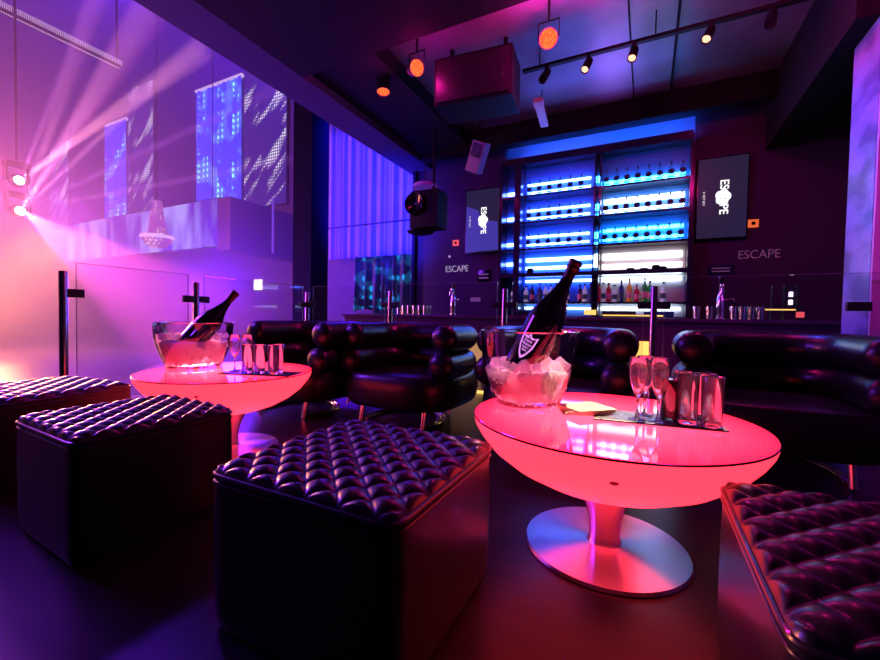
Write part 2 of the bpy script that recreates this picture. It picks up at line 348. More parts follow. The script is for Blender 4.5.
# ================================================================= OTTOMANS
def make_ottoman(w=.555, d=.56, h=.40):
    t = empty('tufted_ottoman')
    bd = bmesh.new()
    def side(u, v):  # superellipse wall
        a = 2*PI*u; n = 20
        ca, sa = math.cos(a), math.sin(a)
        r = (abs(ca)**n+abs(sa)**n)**(-1/n)
        z = h*v; bul = 1+0.012*math.sin(PI*v)-(0.03*(1-v/0.05)**2 if v < 0.05 else 0)
        return Vector((ca*r*w/2*bul, sa*r*d/2*bul, z))
    mb = MB(); mb.grid(side, 160, 14); mb.box(-w/2+.03, w/2-.03, -d/2+.03, d/2-.03, 0.0, h-.01)
    mb.build('upholstered_body', 'leather', t, angle=1.2)
    def ring(z, k): return [Vector((side(i/160, 0.5).x*k/1.012, side(i/160, 0.5).y*k/1.012, z)) for i in range(160)]
    MB().tube(ring(h-.004, 1.006), .0055, 8, closed=True).build('piping', 'piping', t)
    MB().tube(ring(h-.022, 1.008), .0035, 8, closed=True).build('seam', 'piping', t)
    a = w/6.0; bb = d/6.0
    def top(u, v):
        # square to superellipse mapping
        x = (2*u-1); y = (2*v-1)
        n = 20; m_ = max(abs(x), abs(y), 1e-6); l = math.hypot(x, y)
        ca, sa = (x/l, y/l) if l > 1e-6 else (1, 0); r = (abs(ca)**n+abs(sa)**n)**(-1/n)
        X = ca*r*m_*w/2; Y = sa*r*m_*d/2
        p = X/a+.5+Y/bb; q = X/a+.5-Y/bb
        f = (abs(math.sin(PI*p/1)*math.sin(PI*q/1)))
        edge = min(1, (1-m_)/.075); edge = math.sqrt(max(0, 1-(1-edge)**2))
        return Vector((X, Y, h+edge*(0.010+0.016*f**0.55)))
    MB().grid(top, 132, 132).build('tufted_cushion', 'leather', t, angle=3.0)
    return t
G = 'tufted leather ottomans'
t = make_ottoman(); t.location = (-.695, .925, 0); tag(t, 'black diamond-tufted ottoman left of the near glowing table, front centre', 'ottoman', G)
dup(t, (-1.765, .855, 0), -.05, 'black tufted ottoman in front of the far glowing table, violet light on its left side', G).scale = (.90, .93, 1)
dup(t, (-2.72, .90, 0), 0.10, 'black tufted ottoman at the left edge of the photo, behind another', G)
dup(t, (.455, .925, 0), 0, 'black tufted ottoman in the lower right corner, red light on its edge', G)

# ================================================================= CHAIRS
def make_chair():
    t = empty('roll_armchair')
    def U(z, hx, y0, y1, r, n=40):
        pts = []; rc = .30
        L = [(-hx, y0), (-hx, y1-rc)] + [(-hx+rc-rc*math.cos(a*PI/2/8), y1-rc+rc*math.sin(a*PI/2/8)) for a in range(1, 9)]
        R_ = [(-x, y) for x, y in L[::-1]]
        P = [Vector((x, y, z)) for x, y in L+R_]
        # resample
        out = []; seg = [0]
        for i in range(1, len(P)): seg.append(seg[-1]+(P[i]-P[i-1]).length)
        T = seg[-1]
        K = 90
        for k in range(K+1):
            s_ = T*(0.5-0.5*math.cos(PI*k/K)) if False else T*k/K
            i = max(j for j in range(len(seg)) if seg[j] <= s_+1e-9); i = min(i, len(P)-2)
            f = (s_-seg[i])/max(seg[i+1]-seg[i], 1e-9); out.append(P[i].lerp(P[i+1], f))
        return out, T
    def roll(name, z, hx, y0, y1, r):
        pts, T = U(z, hx, y0, y1, r)
        # denser rounded ends
        d0 = (pts[0]-pts[1]).normalized(); d1 = (pts[-1]-pts[-2]).normalized()
        ends = [0.0, .15, .35, .6, .8, .92]
        P2 = []; Rr = []
        for e in [.97, .88, .74, .55, .3]:
            P2.append(pts[0]+d0*r*.62*e); Rr.append(r*math.sqrt(1-e*e))
        for p in pts: P2.append(p); Rr.append(r)
        for e in [.3, .55, .74, .88, .97]:
            P2.append(pts[-1]+d1*r*.62*e); Rr.append(r*math.sqrt(1-e*e))
        K = len(P2)
        MB().tube(P2, r, 24, rfun=lambda u: Rr[min(K-1, int(round(u*(K-1))))], sz=1.0).build(name, 'leather', t, angle=1.6)
    roll('top_roll', .65, .40, -.27, .34, .098)
    roll('middle_roll', .455, .395, -.31, .33, .10)
    def drum(u, v):
        a = 2*PI*u; n = 3.4; ca, sa = math.cos(a), math.sin(a); r = (abs(ca)**n+abs(sa)**n)**(-1/n)
        ph = PI*v-PI/2; k = 1-.13*(1-max(0, math.cos(ph))**.8)
        if v in (0, 1): k = 0.0
        elif v < .08 or v > .92: k = .87*min(v, 1-v)/.08
        return Vector((ca*r*.47*k, sa*r*.46*k, .26+.125*math.sin(ph)))
    MB().grid(drum, 72, 24).build('seat', 'leather', t, angle=1.6)
    for s in (-1, 1):
        MB().tube([(s*.27, -.30, .16), (s*.27, -.335, .004)], .019, 12).build('leg', 'chrome', t)
    for z_, k in ((.012, 1.0), (.012, .90)):
        pts = [(-.27*k, -.335+.03*(1-k)*10, z_)]+[(-.30*k*math.cos(a*PI/12)*1.0, -.13+.34*k*math.sin(a*PI/12), z_) for a in range(-1, 14)]+[(.27*k, -.335+.03*(1-k)*10, z_)]
        MB().tube(pts, .0105, 8).build('base_tube', 'chrome', t)
    for s in (-1, 1):
        MB().tube([(s*.22, .24, .16), (s*.22, .20, .012)], .010, 10).build('rear_strut', 'chrome', t)
    return t
G = 'black leather roll armchairs'
t = make_chair(); t.location = (-1.655, 2.82, 0); tag(t, 'black leather roll armchair standing between the two glowing tables', 'armchair', G)
dup(t, (-2.59, 2.66, 0), -0.06, 'black leather roll armchair behind the far glowing table', G)
dup(t, (-.53, 2.86, 0), 0, 'black leather roll armchair directly behind the near ice bucket', G)
dup(t, (.65, 2.98, 0), 0.0, 'black leather roll armchair at the right edge of the photo', G)

# ================================================================= ICE BUCKETS, BOTTLES, GLASSWARE
def make_bucket():
    t = empty('ice_bucket')
    prof = [(.118, .0), (.130, .004), (.135, .014), (.137, .03), (.155, .08), (.173, .14), (.184, .20), (.190, .29)]
    inner = [(r-.006, z) for r, z in prof[::-1][:-2]]
    MB().lathe(prof, 72, sy=1.35).build('bucket_wall', 'acrylic', t)
    MB().lathe([(.190, .286), (.1915, .290), (.188, .291), (.187, .287), (.190, .286)], 72, sy=1.35).build('rim', 'rim', t)
    MB().lathe([(0, .001), (.120, .001), (.124, .010), (.123, .018), (0, .018)], 72, sy=1.35).build('base', 'acrylic', t)
    MB().lathe([(0, .019), (.092, .019), (.092, .0205), (0, .0205)], 48, sy=1.35).build('ice_fill_disc', 'icefill', t)  # added glowing disc, lights the ice from below
    return t
def make_ice(cx, cy, seed, n=36):
    rnd = random.Random(seed)
    mb = MB()
    mb.lathe([(0, .022), (.120, .022), (.133, .04), (.152, .09), (.164, .130), (.13, .14), (0, .145)], 48, sy=1.35)
    for i in range(330):
        a = rnd.uniform(0, 2*PI); z = rnd.uniform(.03, .13); rr = (.126+(z-.03)*.36)
        k = rr*rnd.uniform(.82, .97)
        R_ = Matrix.Translation((k*math.cos(a), 1.35*k*math.sin(a), z)) @ Matrix.Rotation(rnd.uniform(0, 3), 4, 'X') @ Matrix.Rotation(rnd.uniform(0, 3), 4, 'Y')
        s_ = rnd.uniform(.010, .016); mb.box(-s_, s_, -s_, s_, -s_, s_, mtx=R_, bev=.004, seg=1)
    o = mb.build('crushed_ice', 'ice'); o.location = (cx, cy, .4625)
    return o
BK1 = (-.425, 1.655, .4630); BK2 = (-2.52, 1.575, .4630)
bk = make_bucket(); bk.location = BK1; tag(bk, 'clear oval ice bucket on the near glowing table', 'ice bucket', 'clear champagne buckets')
dup(bk, BK2, 0, 'clear oval ice bucket on the far glowing table', 'clear champagne buckets').scale = (.93, .92, .96)
tag(make_ice(BK1[0], BK1[1], 1), 'pink-lit ice heaped in the near bucket', 'ice', kind='stuff')
ice2 = make_ice(BK2[0], BK2[1], 2); ice2.scale = (.91, .90, 1.22)
tag(ice2, 'pink-lit ice heaped in the far bucket', 'ice', kind='stuff')
cube = MB().box(-.019, .019, -.017, .017, -.016, .016, bev=.005, seg=2).build('ice_cube', 'ice')
first = True
for bi, (bx, by, bz) in enumerate((BK1, BK2)):
    rnd = random.Random(11+bi); placed = []
    tries = 0
    while len(placed) < 20 and tries < 600:
        tries += 1
        a = rnd.uniform(0, 2*PI); k = math.sqrt(rnd.uniform(0, 1))*.14
        x, y = k*math.cos(a), 1.35*k*math.sin(a)
        if any(math.hypot(x-p[0], y-p[1]) < .042 for p in placed): continue
        placed.append((x, y))
        if first: c = cube; first = False
        else: c = cube.copy(); C.objects.link(c)
        c.location = (bx+x, by+y, bz+.148+.038*bi+rnd.uniform(0, .012)); c.rotation_euler = (rnd.uniform(-.7, .7), rnd.uniform(-.7, .7), rnd.uniform(0, 3))
        c['label'] = 'clear ice cube on top of the heap in the %s bucket' % ('near', 'far')[bi]; c['category'] = 'ice cube'; c['group'] = 'ice cubes on top of the %s bucket' % ('near', 'far')[bi]

def make_bottle(L=.50, r=.072):
    t = empty('champagne_bottle')
    prof = [(0, .01), (r*.7, 0), (r, .008), (r, L*.46), (r*.97, L*.52), (r*.80, L*.60), (r*.52, L*.70), (r*.36, L*.78), (r*.29, L*.86), (r*.28, L*.93)]
    MB().lathe(prof, 64).build('bottle_body', 'champ', t)
    MB().lathe([(r*.305, L*.80), (r*.30, L*.90), (r*.33, L*.93), (r*.36, L*.935), (r*.36, L*.95), (r*.31, L*.955), (r*.36, L*.965), (r*.38, L*.985), (r*.30, L), (0, L)], 40).build('foil', 'foil', t)
    rr = r+.0008
    def mp(x, y, z, k=0.0): a = x/rr; return Vector(((rr+k)*math.cos(a), (rr+k)*math.sin(a), y))
    # shield-shaped label: outline frame with points, and dark field with lettering
    zc = L*.27; W, Hh = .034, .060
    def shield(s_, n=40):
        top = [(-1, .9), (-.6, .72), (-.25, .72), (0, 1.05), (.25, .72), (.6, .72), (1, .9)]
        bot = []
        for i in range(1, 16):
            u = i/16; bot.append((math.cos(PI*u)*-1*-1 if False else (1-2*u), -1.25*math.sqrt(max(0, 1-(1-2*u)**2))**.8+.0 if 0 else -1.3*(1-abs(1-2*u)**1.7)+.2*abs(1-2*u)))
        return [(x*W*s_, zc+y*Hh*s_*.75) for x, y in top+bot]
    outer = shield(1.0); inn = shield(.80)
    b = bmesh.new(); A = [b.verts.new(mp(x, y, 0, .0006)) for x, y in outer]; Bv = [b.verts.new(mp(x, y, 0, .0006)) for x, y in inn]
    for i in range(len(A)):
        j = (i+1) % len(A); b.faces.new((A[i], A[j], Bv[j], Bv[i]))
    mb = MB(); mb.add(b); lab = mb.build('label_border', 'label', t, smooth=False)
    b = bmesh.new(); cc = b.verts.new(mp(0, zc, 0, .0003)); Bv = [b.verts.new(mp(x, y, 0, .0003)) for x, y in inn]
    for i in range(len(Bv)): b.faces.new((cc, Bv[i], Bv[(i+1) % len(Bv)]))
    mb = MB(); mb.add(b); fld = mb.build('label', 'labeldark', t, smooth=False)
    for txt, dz, sz in (('Cuvée', .026, .014), ('Dom', .012, .016), ('Pérignon', -.002, .012), ('Vintage', -.015, .010), ('2004', -.027, .010)):
        text_mesh(txt, sz, lambda x, y, z, dz=dz: mp(x, zc+.004+dz+y, 0, .001), 'lettering', 'label', fld, offset=.0003)
    return t
def aim(o, base, tip, spin):
    z = (Vector(tip)-Vector(base)).normalized(); c = Vector((0, 0, .8))-Vector(base)
    x = (c-z*c.dot(z)).normalized(); y = z.cross(x)
    q = Matrix((x, y, z)).transposed() @ Matrix.Rotation(spin, 3, 'Z')
    o.rotation_euler = q.to_euler(); o.location = base
bt = make_bottle(); tag(bt, 'dark champagne bottle with a glowing lilac shield label in the near bucket', 'bottle', 'champagne bottles on ice')
b1 = (-.455, 1.61, .575); t1 = (-.238, 1.62, 1.035)
aim(bt, b1, t1, -.35)
bt2 = dup(bt, (0, 0, 0), 0, 'dark champagne bottle leaning to the right in the far bucket', 'champagne bottles on ice')
b2 = (-2.51, 1.475, .545); t2 = (-2.33, 1.72, .935)
aim(bt2, b2, t2, 2.6)

M['solidglass'] = mat('solid_clear_glass', (1, .97, .98), 0.0, trans=.94, ior=1.45)
def make_flute():
    t = empty('champagne_flute')
    MB().lathe([(.0, .0), (.028, .0), (.029, .002), (.010, .006), (.0045, .014), (.004, .070), (.007, .080), (.018, .105), (.026, .135), (.0285, .165), (.0275, .209), (.0270, .210), (.0262, .209), (.0272, .165), (.0247, .136), (.0165, .107), (.006, .088), (0, .084)], 36).build('flute_body', 'solidglass', t)
    return t
def make_tumbler():
    t = empty('highball_glass')
    MB().lathe([(0, .0), (.027, .0), (.029, .003), (.032, .1595), (.0312, .1605), (.0304, .1595), (.0275, .018), (.025, .014), (0, .013)], 36).build('tumbler_wall', 'solidglass', t)
    return t
ZT = .4630; MT = .005
def bar_mat(x, y, w_, d_, rz, label):
    t = empty('bar_mat', (x, y, ZT), rz, label, 'bar mat', 'bar mats on the tables')
    MB().box(-w_/2, w_/2, -d_/2, d_/2, 0, MT, bev=.002).build('mat_body', 'mat', t)
    MB().box(-w_/2+.012, w_/2-.012, -d_/2+.012, d_/2-.012, MT-.001, MT+.0008).build('printed_surface', 'matpat', t)
    return t
bar_mat(.035, 1.565, .39, .17, .13, 'dark patterned bar mat under the glasses on the near table')
bar_mat(-1.95, 1.60, .42, .17, .30, 'dark patterned bar mat under the glasses on the far table')
fl = make_flute(); fl.location = (-.017, 1.512, ZT+MT+.001); tag(fl, 'empty champagne flute nearest the napkins on the near table', 'champagne flute', 'flutes on the near table')
dup(fl, (.045, 1.530, ZT+MT+.001), 0, 'empty champagne flute beside the dark red drink on the near table', 'flutes on the near table')
dup(fl, (.004, 1.592, ZT+MT+.001), 0, 'empty champagne flute half hidden behind the two front flutes on the near table', 'flutes on the near table')
dup(fl, (-2.115, 1.555, ZT+MT+.001), 0, 'left champagne flute beside the far bucket', 'flutes on the far table')
dup(fl, (-2.075, 1.605, ZT+MT+.001), 0, 'right champagne flute between the far bucket and the tumblers', 'flutes on the far table')
tb = make_tumbler(); tb.location = (.195, 1.535, ZT+MT+.001); tag(tb, 'empty highball tumbler at the right front of the near bar mat', 'tumbler', 'tumblers on the near table')
dup(tb, (.130, 1.545, ZT+MT+.001), 0, 'empty highball tumbler right of the dark red drink on the near mat', 'tumblers on the near table')
dup(tb, (.185, 1.608, ZT+MT+.001), 0, 'empty highball tumbler at the right back of the near bar mat', 'tumblers on the near table')
dup(tb, (.120, 1.615, ZT+MT+.001), 0, 'empty highball tumbler behind the middle of the near bar mat', 'tumblers on the near table')
for i, (x, y) in enumerate([(-1.995, 1.545), (-1.925, 1.57), (-1.845, 1.595), (-1.875, 1.655)]):
    dup(tb, (x, y, ZT+MT+.001), 0, ['leftmost tumbler on the far bar mat', 'second tumbler from the left on the far bar mat', 'rightmost front tumbler on the far bar mat', 'tumbler at the back of the far bar mat'][i], 'tumblers on the far table')
t = empty('filled_tumbler', (.080, 1.560, ZT+MT+.001), 0, 'tumbler of dark red drink between the flutes and the empty tumblers', 'drink')
MB().lathe([(0, .001), (.027, .001), (.029, .004), (.032, .160)], 36).build('tumbler_wall', 'drink', t)
MB().lathe([(0, .012), (.0255, .012), (.029, .140), (0, .141)], 36).build('dark_drink', 'cola', t)
# napkins: individual squares, slightly fanned
for i in range(6):
    a = .35+.09*i
    c = MB().box(-.08, .08, -.068, .068, 0, .0036, bev=.001, seg=1).build('paper_napkin', 'napkin')
    c.location = (-.200+.003*i, 1.565-.002*i, ZT+.0003+.0039*i); c.rotation_euler = (0, 0, a)
    tag(c, ['cream napkin at the bottom of the stack beside the near bucket', 'second cream napkin from the bottom of the stack', 'third cream napkin from the bottom of the stack', 'third cream napkin from the top of the stack', 'cream napkin just under the topmost one', 'topmost cream napkin of the stack beside the near bucket'][i], 'napkin', 'napkins beside the near bucket')

# ================================================================= GLASS RAILING
def post(x, y, label, brackets):
    t = empty('railing_post', (x, y, 0), 0, label, 'post', 'steel railing posts')
    MB().lathe([(0, 0), (.027, 0), (.027, 1.09), (.024, 1.098), (0, 1.10)], 24).build('post_tube', 'steel', t)
    MB().lathe([(0, 0), (.06, 0), (.06, .012), (.03, .016), (0, .016)], 24).build('base_plate', 'steel', t)
    for dx, dy in brackets:
        for z_ in (.935, .25):
            X0, X1 = sorted((dx*.02, dx*.125)) if dx else (-.018, .018)
            Y0, Y1 = sorted((dy*.02, dy*.125)) if dy else (-.018, .018)
            MB().box(X0, X1, Y0, Y1, z_-.032, z_+.032, bev=.004).build('glass_clamp', 'dark_metal', t)
YR = 3.9; XR = -3.9
post(-2.62, YR, 'steel railing post behind the armchair between the tables, before the dotted drape', [(1, 0), (-1, 0)])
post(-1.26, YR, 'steel railing post just left of the near champagne bottle', [(1, 0), (-1, 0)])
post(.055, YR, 'steel railing post with red-lit clamps above the near flutes', [(1, 0), (-1, 0)])
post(-3.90, YR, 'steel railing post at the corner before the dark column', [(1, 0), (0, -1)])
post(XR, 2.45, 'steel railing post behind the far champagne bottle', [(0, 1), (0, -1)])
post(XR, 1.44, 'steel railing post at the far left, nearest the camera', [(0, 1)])
def pane(x0, x1, y0, y1, label):
    t = empty('glass_panel', ((x0+x1)/2, (y0+y1)/2, .08), 0, label, 'glass panel', 'glass railing panels')
    hx = max((x1-x0)/2, .005); hy = max((y1-y0)/2, .005)
    MB().box(-hx, hx, -hy, hy, 0, 1.085).build('pane', 'glass', t, smooth=False)
    mb = MB().box(-hx, hx, -hy, hy, 1.0852, 1.089)
    if hx > hy: mb.box(-hx-.003, -hx, -hy, hy, 0, 1.089).box(hx, hx+.003, -hy, hy, 0, 1.089)
    else: mb.box(-hx, hx, -hy-.003, -hy, 0, 1.089).box(-hx, hx, hy, hy+.003, 0, 1.089)
    mb.build('polished_edge', 'glassedge', t, smooth=False)
pane(-3.80, -2.70, YR, YR, 'clear railing pane before the dark column and blue curtain')
pane(-2.54, -1.34, YR, YR, 'clear railing pane between the dotted drape and the near bottle')
pane(-1.18, -.025, YR, YR, 'clear railing pane in front of the lit bar shelves')
pane(.135, 1.55, YR, YR, 'clear railing pane at the right, in front of the beer tap and marble column')
pane(XR, XR, 1.52, 2.37, 'clear railing pane nearest the camera at the left')
pane(XR, XR, 2.53, 3.82, 'clear railing pane between the two left posts and the corner')
tag(MB().box(1.28, 1.412, YR+.008, YR+.05, .90, .965, bev=.004).build('wall_clamp', 'dark_metal'), 'dark metal clamp holding the right glass pane before the marble column', 'clamp')

# ================================================================= BAR COUNTER
t = empty('bar_counter', (-.9, 5.2, 0), 0, 'long plum bar counter behind the glass railing', 'bar counter')
MB().box(-3.3, 3.6, -.22, .30, 0, .795, bev=.004).build('counter_body', 'counter', t, smooth=False)
MB().box(-3.32, 3.62, -.25, .33, .795, .835, bev=.006).build('counter_top', 'counter', t, smooth=False)
MB().box(-1.45, -1.0, -.235, -.221, .0, .60).build('lit_front_panel', 'warm', t, smooth=False)
MB().box(.75, .98, -.235, -.221, .30, .58).build('gold_front_panel', 'gold', t, smooth=False)
tag(MB().box(-1.72, -1.20, 4.02, 4.06, 0.001, .028, bev=.003).build('step_light', 'gold'), 'gold step light strip on the floor between the armchairs', 'step light')
MB().box(-2.9, 1.3, .29, .31, .60, .61).build('rail', 'chrome', t)
# beer taps
def tap(x, label):
    t = empty('beer_tap', (x, 5.08, .835), 0, label, 'beer tap', 'chrome beer taps on the counter')
    MB().lathe([(0, 0), (.045, 0), (.045, .012), (.032, .02), (.032, .09), (.036, .10), (.036, .21), (.030, .225), (.028, .26), (0, .262)], 32).build('column', 'chrome', t)
    pts = [(0, 0, .25), (0, 0, .30), (0, -.01, .335), (0, -.04, .355), (0, -.075, .345), (0, -.09, .31), (0, -.09, .27)]
    MB().tube(pts, .016, 12).build('spout', 'chrome', t)
    MB().lathe([(0, 0), (.012, 0), (.02, .05), (.024, .09), (0, .10)], 20, mtx=Matrix.Translation((0, .01, .345))).build('handle', 'blackgloss', t)
    MB().tube([(.03, -.01, .20), (.10, -.05, .215), (.11, -.05, .19)], .008, 8).build('side_nozzle', 'chrome', t)
tap(-2.38, 'chrome beer tap before the dotted drape at the left')
tap(.685, 'chrome beer tap between two rows of tumblers at the right')
g0 = MB().lathe([(0, .001), (.030, .001), (.033, .13), (.030, .13), (.027, .012), (0, .012)], 20).build('counter_tumbler', 'rim')
gi = 0
for (xa, xb, n, lab, gr) in ((-3.22, -2.78, 6, 'small tumbler in the row left of the left beer tap', 'tumblers left of the left beer tap'), (.47, .585, 2, 'small tumbler left of the right beer tap', 'tumblers left of the right beer tap'), (.79, 1.01, 4, 'small tumbler right of the right beer tap', 'tumblers right of the right beer tap')):
    for i in range(n):
        for k in range(2):
            c = g0 if gi == 0 else g0.copy()
            if gi: C.objects.link(c)
            gi += 1
            c.location = (xa+(xb-xa)*i/max(n-1, 1)+.012*k, 5.02+.085*k, .8355)
            tag(c, lab, 'tumbler', gr)

# ================================================================= BACK BAR
t = empty('back_bar_shelving', (-.8, 6.3, 0), 0, 'tall LED-lit bar shelving between the two wall screens', 'shelving')
X0, X1 = -1.33, 1.28      # local
MB().box(X0-.02, X1, .28, .31, 0.85, 3.28).build('back_panel', 'barback', t, smooth=False)
M['speakergrey'] = mat('grey_speaker_plastic', (.25, .22, .32), .5)
M['paleback'] = mat('pale_back_panel', (.62, .55, .55), .4)
MB().box(.17, X1-.02, .272, .281, 0.87, 1.88).build('pale_panel', 'paleback', t, smooth=False)
SH = [(2.73, .03), (2.32, .03), (1.90, .03), (1.50, .06), (1.065, .03), (3.26, .03)]
for z_, th in SH: MB().box(X0, X1, 0.0, .28, z_-th/2-.01, z_+th/2-.01).build('shelf', 'shelf', t, smooth=False)
for x_, w_ in ((X0, .04), (-1.06, .10), (.085, .02), (.155, .02), (X1, .035)):
    MB().box(x_-w_/2, x_+w_/2, -.01, .28, .85, 3.28).build('upright', 'shelf', t, smooth=False)
MB().box(X1+.012, X1+.028, -.018, -.008, .85, 3.0).build('edge_trim', 'shelf', t, smooth=False)
MB().box(X0, X1, -.12, .28, .0, .86).build('base_cabinet', 'counter', t, smooth=False)
def strip(x0, x1, z_, m_, h_=.03, y_=.232): MB().box(x0, x1, y_, .250, z_-h_/2, z_+h_/2, bev=.004).build('led_strip', m_, t, smooth=False)
L0, L1, R0, R1, K0, K1 = -.97, .045, .19, 1.22, .10, .14
rows = [(2.73, 0), (2.32, 1), (1.90, 2)]
for z_, i in rows:
    strip(L0, L1-.05, z_+.222, 'led_blue', .034); strip(L0, L1-.05, z_+.098, 'led_blue', .032)
    if i == 0: strip(R0, R1, z_+.105, 'led_cyan', .06)
    elif i == 1: strip(R0, R1, z_+.238, 'led_white', .075); strip(R0, R1, z_+.095, 'led_white', .045)
    else: strip(R0, R1, z_+.232, 'led_cyan', .045); strip(R0, R1, z_+.098, 'led_cyan', .04)
    strip(K0, K1, z_+.18, 'led_cyan', .09); strip(K0, K1, z_+.05, 'led_cyan', .05)
    strip(X0+.03, -1.13, z_+.12, 'led_blue', .05, .26)
strip(L0, L1, 1.75, 'led_blue', .06); strip(L0, L1, 1.62, 'led_blue', .05)
M['led_soft'] = emitter('soft_white_led_strip', (.95, .93, 1.0), 3.2)
strip(R0, R1, 1.745, 'led_soft', .09); strip(R0, R1, 1.60, 'led_soft', .07); strip(K0, K1, 1.70, 'led_white', .2)
strip(L0, L1, 1.41, 'led_blue', .04); strip(R0, R1, 1.41, 'led_white', .06); strip(X0+.03, -1.13, 1.7, 'led_blue', .05, .26)
strip(L0, L1, .98, 'led_white', .03); strip(R0, R1, .98, 'led_white', .035)
MB().box(X0+.3, X1-.02, .04, .12, 3.266, 3.285).build('cove_strip', 'led_deep', t, smooth=False)
MB().box(X0, X1, -.04, -.0, 3.20, 3.31).build('cove_lip', 'shelf', t, smooth=False)
MB().box(.0, .16, -.13, -.121, .88, .95).build('gold_panel', 'gold', t, smooth=False)
MB().box(.25, 1.0, -.14, -.121, .868, .884).build('gold_edge', 'gold', t, smooth=False)
# shelf bottles
M['clearbottle'] = thin_glass('clear_bottle', (0.80, 0.92, 1.0), 0.12, 0.03)
M['badge'] = mat('navy_badge', (0.004, 0.012, 0.05), 0.4)
def shelf_bottle():
    t = empty('vodka_bottle')
    MB().lathe([(0, 0), (.036, 0), (.037, .01), (.037, .15), (.030, .165), (.012, .19), (.0105, .207)], 20).build('bottle_glass', 'clearbottle', t)
    MB().lathe([(0, .0), (.0105, .0), (.0105, .045), (0, .046)], 14, mtx=Matrix.Translation((0, 0, .205))).build('cap', 'badge', t)
    MB().lathe([(0, .004), (.034, .004), (.038, 0)], 20, mtx=Matrix.Translation((0, -.036, .105)) @ Matrix.Rotation(PI/2, 4, 'X')).build('round_badge', 'badge', t)
    MB().box(-.032, .032, -.042, -.037, .026, .042, bev=.001).build('base_band', 'badge', t)
    return t
sb = None; Yb = 6.41
for (z_, i) in rows:
    for side, xs in (('left', [-1.70+.155*k for k in range(6)]), ('right', [-.575+.137*k for k in range(8)])):
        for x in xs:
            lab = 'clear spirit bottle with round dark badge on the %s bay, %s lit shelf' % (side, ('top', 'second', 'third')[i])
            gr = 'spirit bottles, %s bay, %s shelf' % (side, ('top', 'second', 'third')[i])
            if sb is None: sb = shelf_bottle(); sb.location = (x, Yb, z_+.0065); tag(sb, lab, 'bottle', gr)
            else: dup(sb, (x, Yb, z_+.0065), 0, lab, gr)
# counter bottles
cols = {'green': (.01, .16, .03), 'amber': (.55, .22, .02), 'navy': (.01, .02, .12), 'clear': (.5, .55, .7), 'red': (.30, .01, .02), 'dark': (.015, .01, .02), 'purple': (.25, .01, .18)}
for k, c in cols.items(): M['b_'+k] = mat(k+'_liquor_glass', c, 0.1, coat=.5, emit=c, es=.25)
protos = {}
seq = [(-1.93, 'clear', .24), (-1.72, 'clear', .26), (-1.62, 'dark', .27), (-1.50, 'navy', .30), (-1.41, 'clear', .28), (-1.33, 'clear', .27), (-1.25, 'navy', .29), (-1.17, 'clear', .28), (-1.08, 'dark', .25), (-.90, 'dark', .27), (-.83, 'clear', .27), (-.75, 'navy', .28),
       (-.57, 'clear', .29), (-.50, 'red', .28), (-.42, 'clear', .25), (-.33, 'navy', .32), (-.225, 'amber', .33), (-.13, 'red', .25), (-.03, 'green', .34), (.035, 'green', .30), (.20, 'clear', .28), (-.63, 'red', .27)]
cn = {}
for x, k, hh in seq:
    if k not in protos:
        p = empty('liquor_bottle'); s_ = 1.0
        MB().lathe([(0, 0), (.034, 0), (.035, .01), (.035, .62*.3), (.028, .70*.3), (.013, .78*.3), (.012, .90*.3)], 18).build('bottle_glass', 'b_'+k, p)
        MB().lathe([(0, .27), (.014, .27), (.014, .30), (0, .301)], 12).build('cap', 'black', p)
        MB().lathe([(.0356, .05), (.0356, .13)], 18).build('label', 'tvscreen' if k in ('clear', 'navy') else 'napkin', p)
        protos[k] = p; o = p
        o['category'] = 'bottle'
    else: o = dup(protos[k], (0, 0, 0))
    o.location = (x, 6.40+.05*(hash(k) % 2)*0, 1.071); o.scale = (1, 1, hh/.30)
    cn.setdefault(k, []).append((x, o))
nm = {'clear': 'clear', 'dark': 'near-black', 'navy': 'dark blue', 'red': 'red', 'amber': 'amber', 'green': 'green'}
for k, L in cn.items():
    L.sort(key=lambda q: q[0])
    for i, (x, o) in enumerate(L):
        if len(L) == 1: s_ = '%s bottle standing on the lowest bar shelf' % nm[k]
        else: s_ = '%s bottle on the lowest bar shelf, %s %s one from the left' % (nm[k], ['first', 'second', 'third', 'fourth', 'fifth', 'sixth', 'seventh', 'eighth', 'ninth', 'tenth'][i], nm[k])
        o['label'] = s_; o['group'] = '%s bottles on the lowest bar shelf' % nm[k]
# low objects on fourth shelf
p = MB().lathe([(0, 0), (.05, 0), (.055, .05), (.04, .07), (0, .07)], 16).build('squat_jar', 'black')
for i, (x, s_) in enumerate([(-1.66, 1.2), (-.22, .5), (-.05, .4), (.10, .9), (.18, .6)]):
    c = p if i == 0 else p.copy()
    if i: C.objects.link(c)
    c.location = (x, 6.40, 1.521); c.scale = (1, 1, s_)
    tag(c, ['tall squat dark jar at the left of the fourth lit shelf', 'low dark jar near the middle of the right fourth shelf', 'lowest dark jar on the fourth lit shelf', 'tallest dark jar at the right of the fourth lit shelf', 'dark jar at the right end of the fourth lit shelf'][i], 'jar', 'dark jars on the fourth shelf')
# back bar boxes on the base cabinet
for i, (x, a, col) in enumerate([(-1.75, .16, 'shelf'), (-1.35, .12, 'b_clear'), (-.35, .22, 'shelf'), (.15, .18, 'b_navy')]):
    tag(MB().box(x-a, x+a, 6.24, 6.40, .862, .935, bev=.008).build('bar_tray', col), ['dark tray at the left end of the back counter', 'pale tray on the back counter behind the bottle', 'dark tray in the middle of the back counter', 'blue tray at the right end of the back counter'][i], 'tray', 'trays on the back counter')
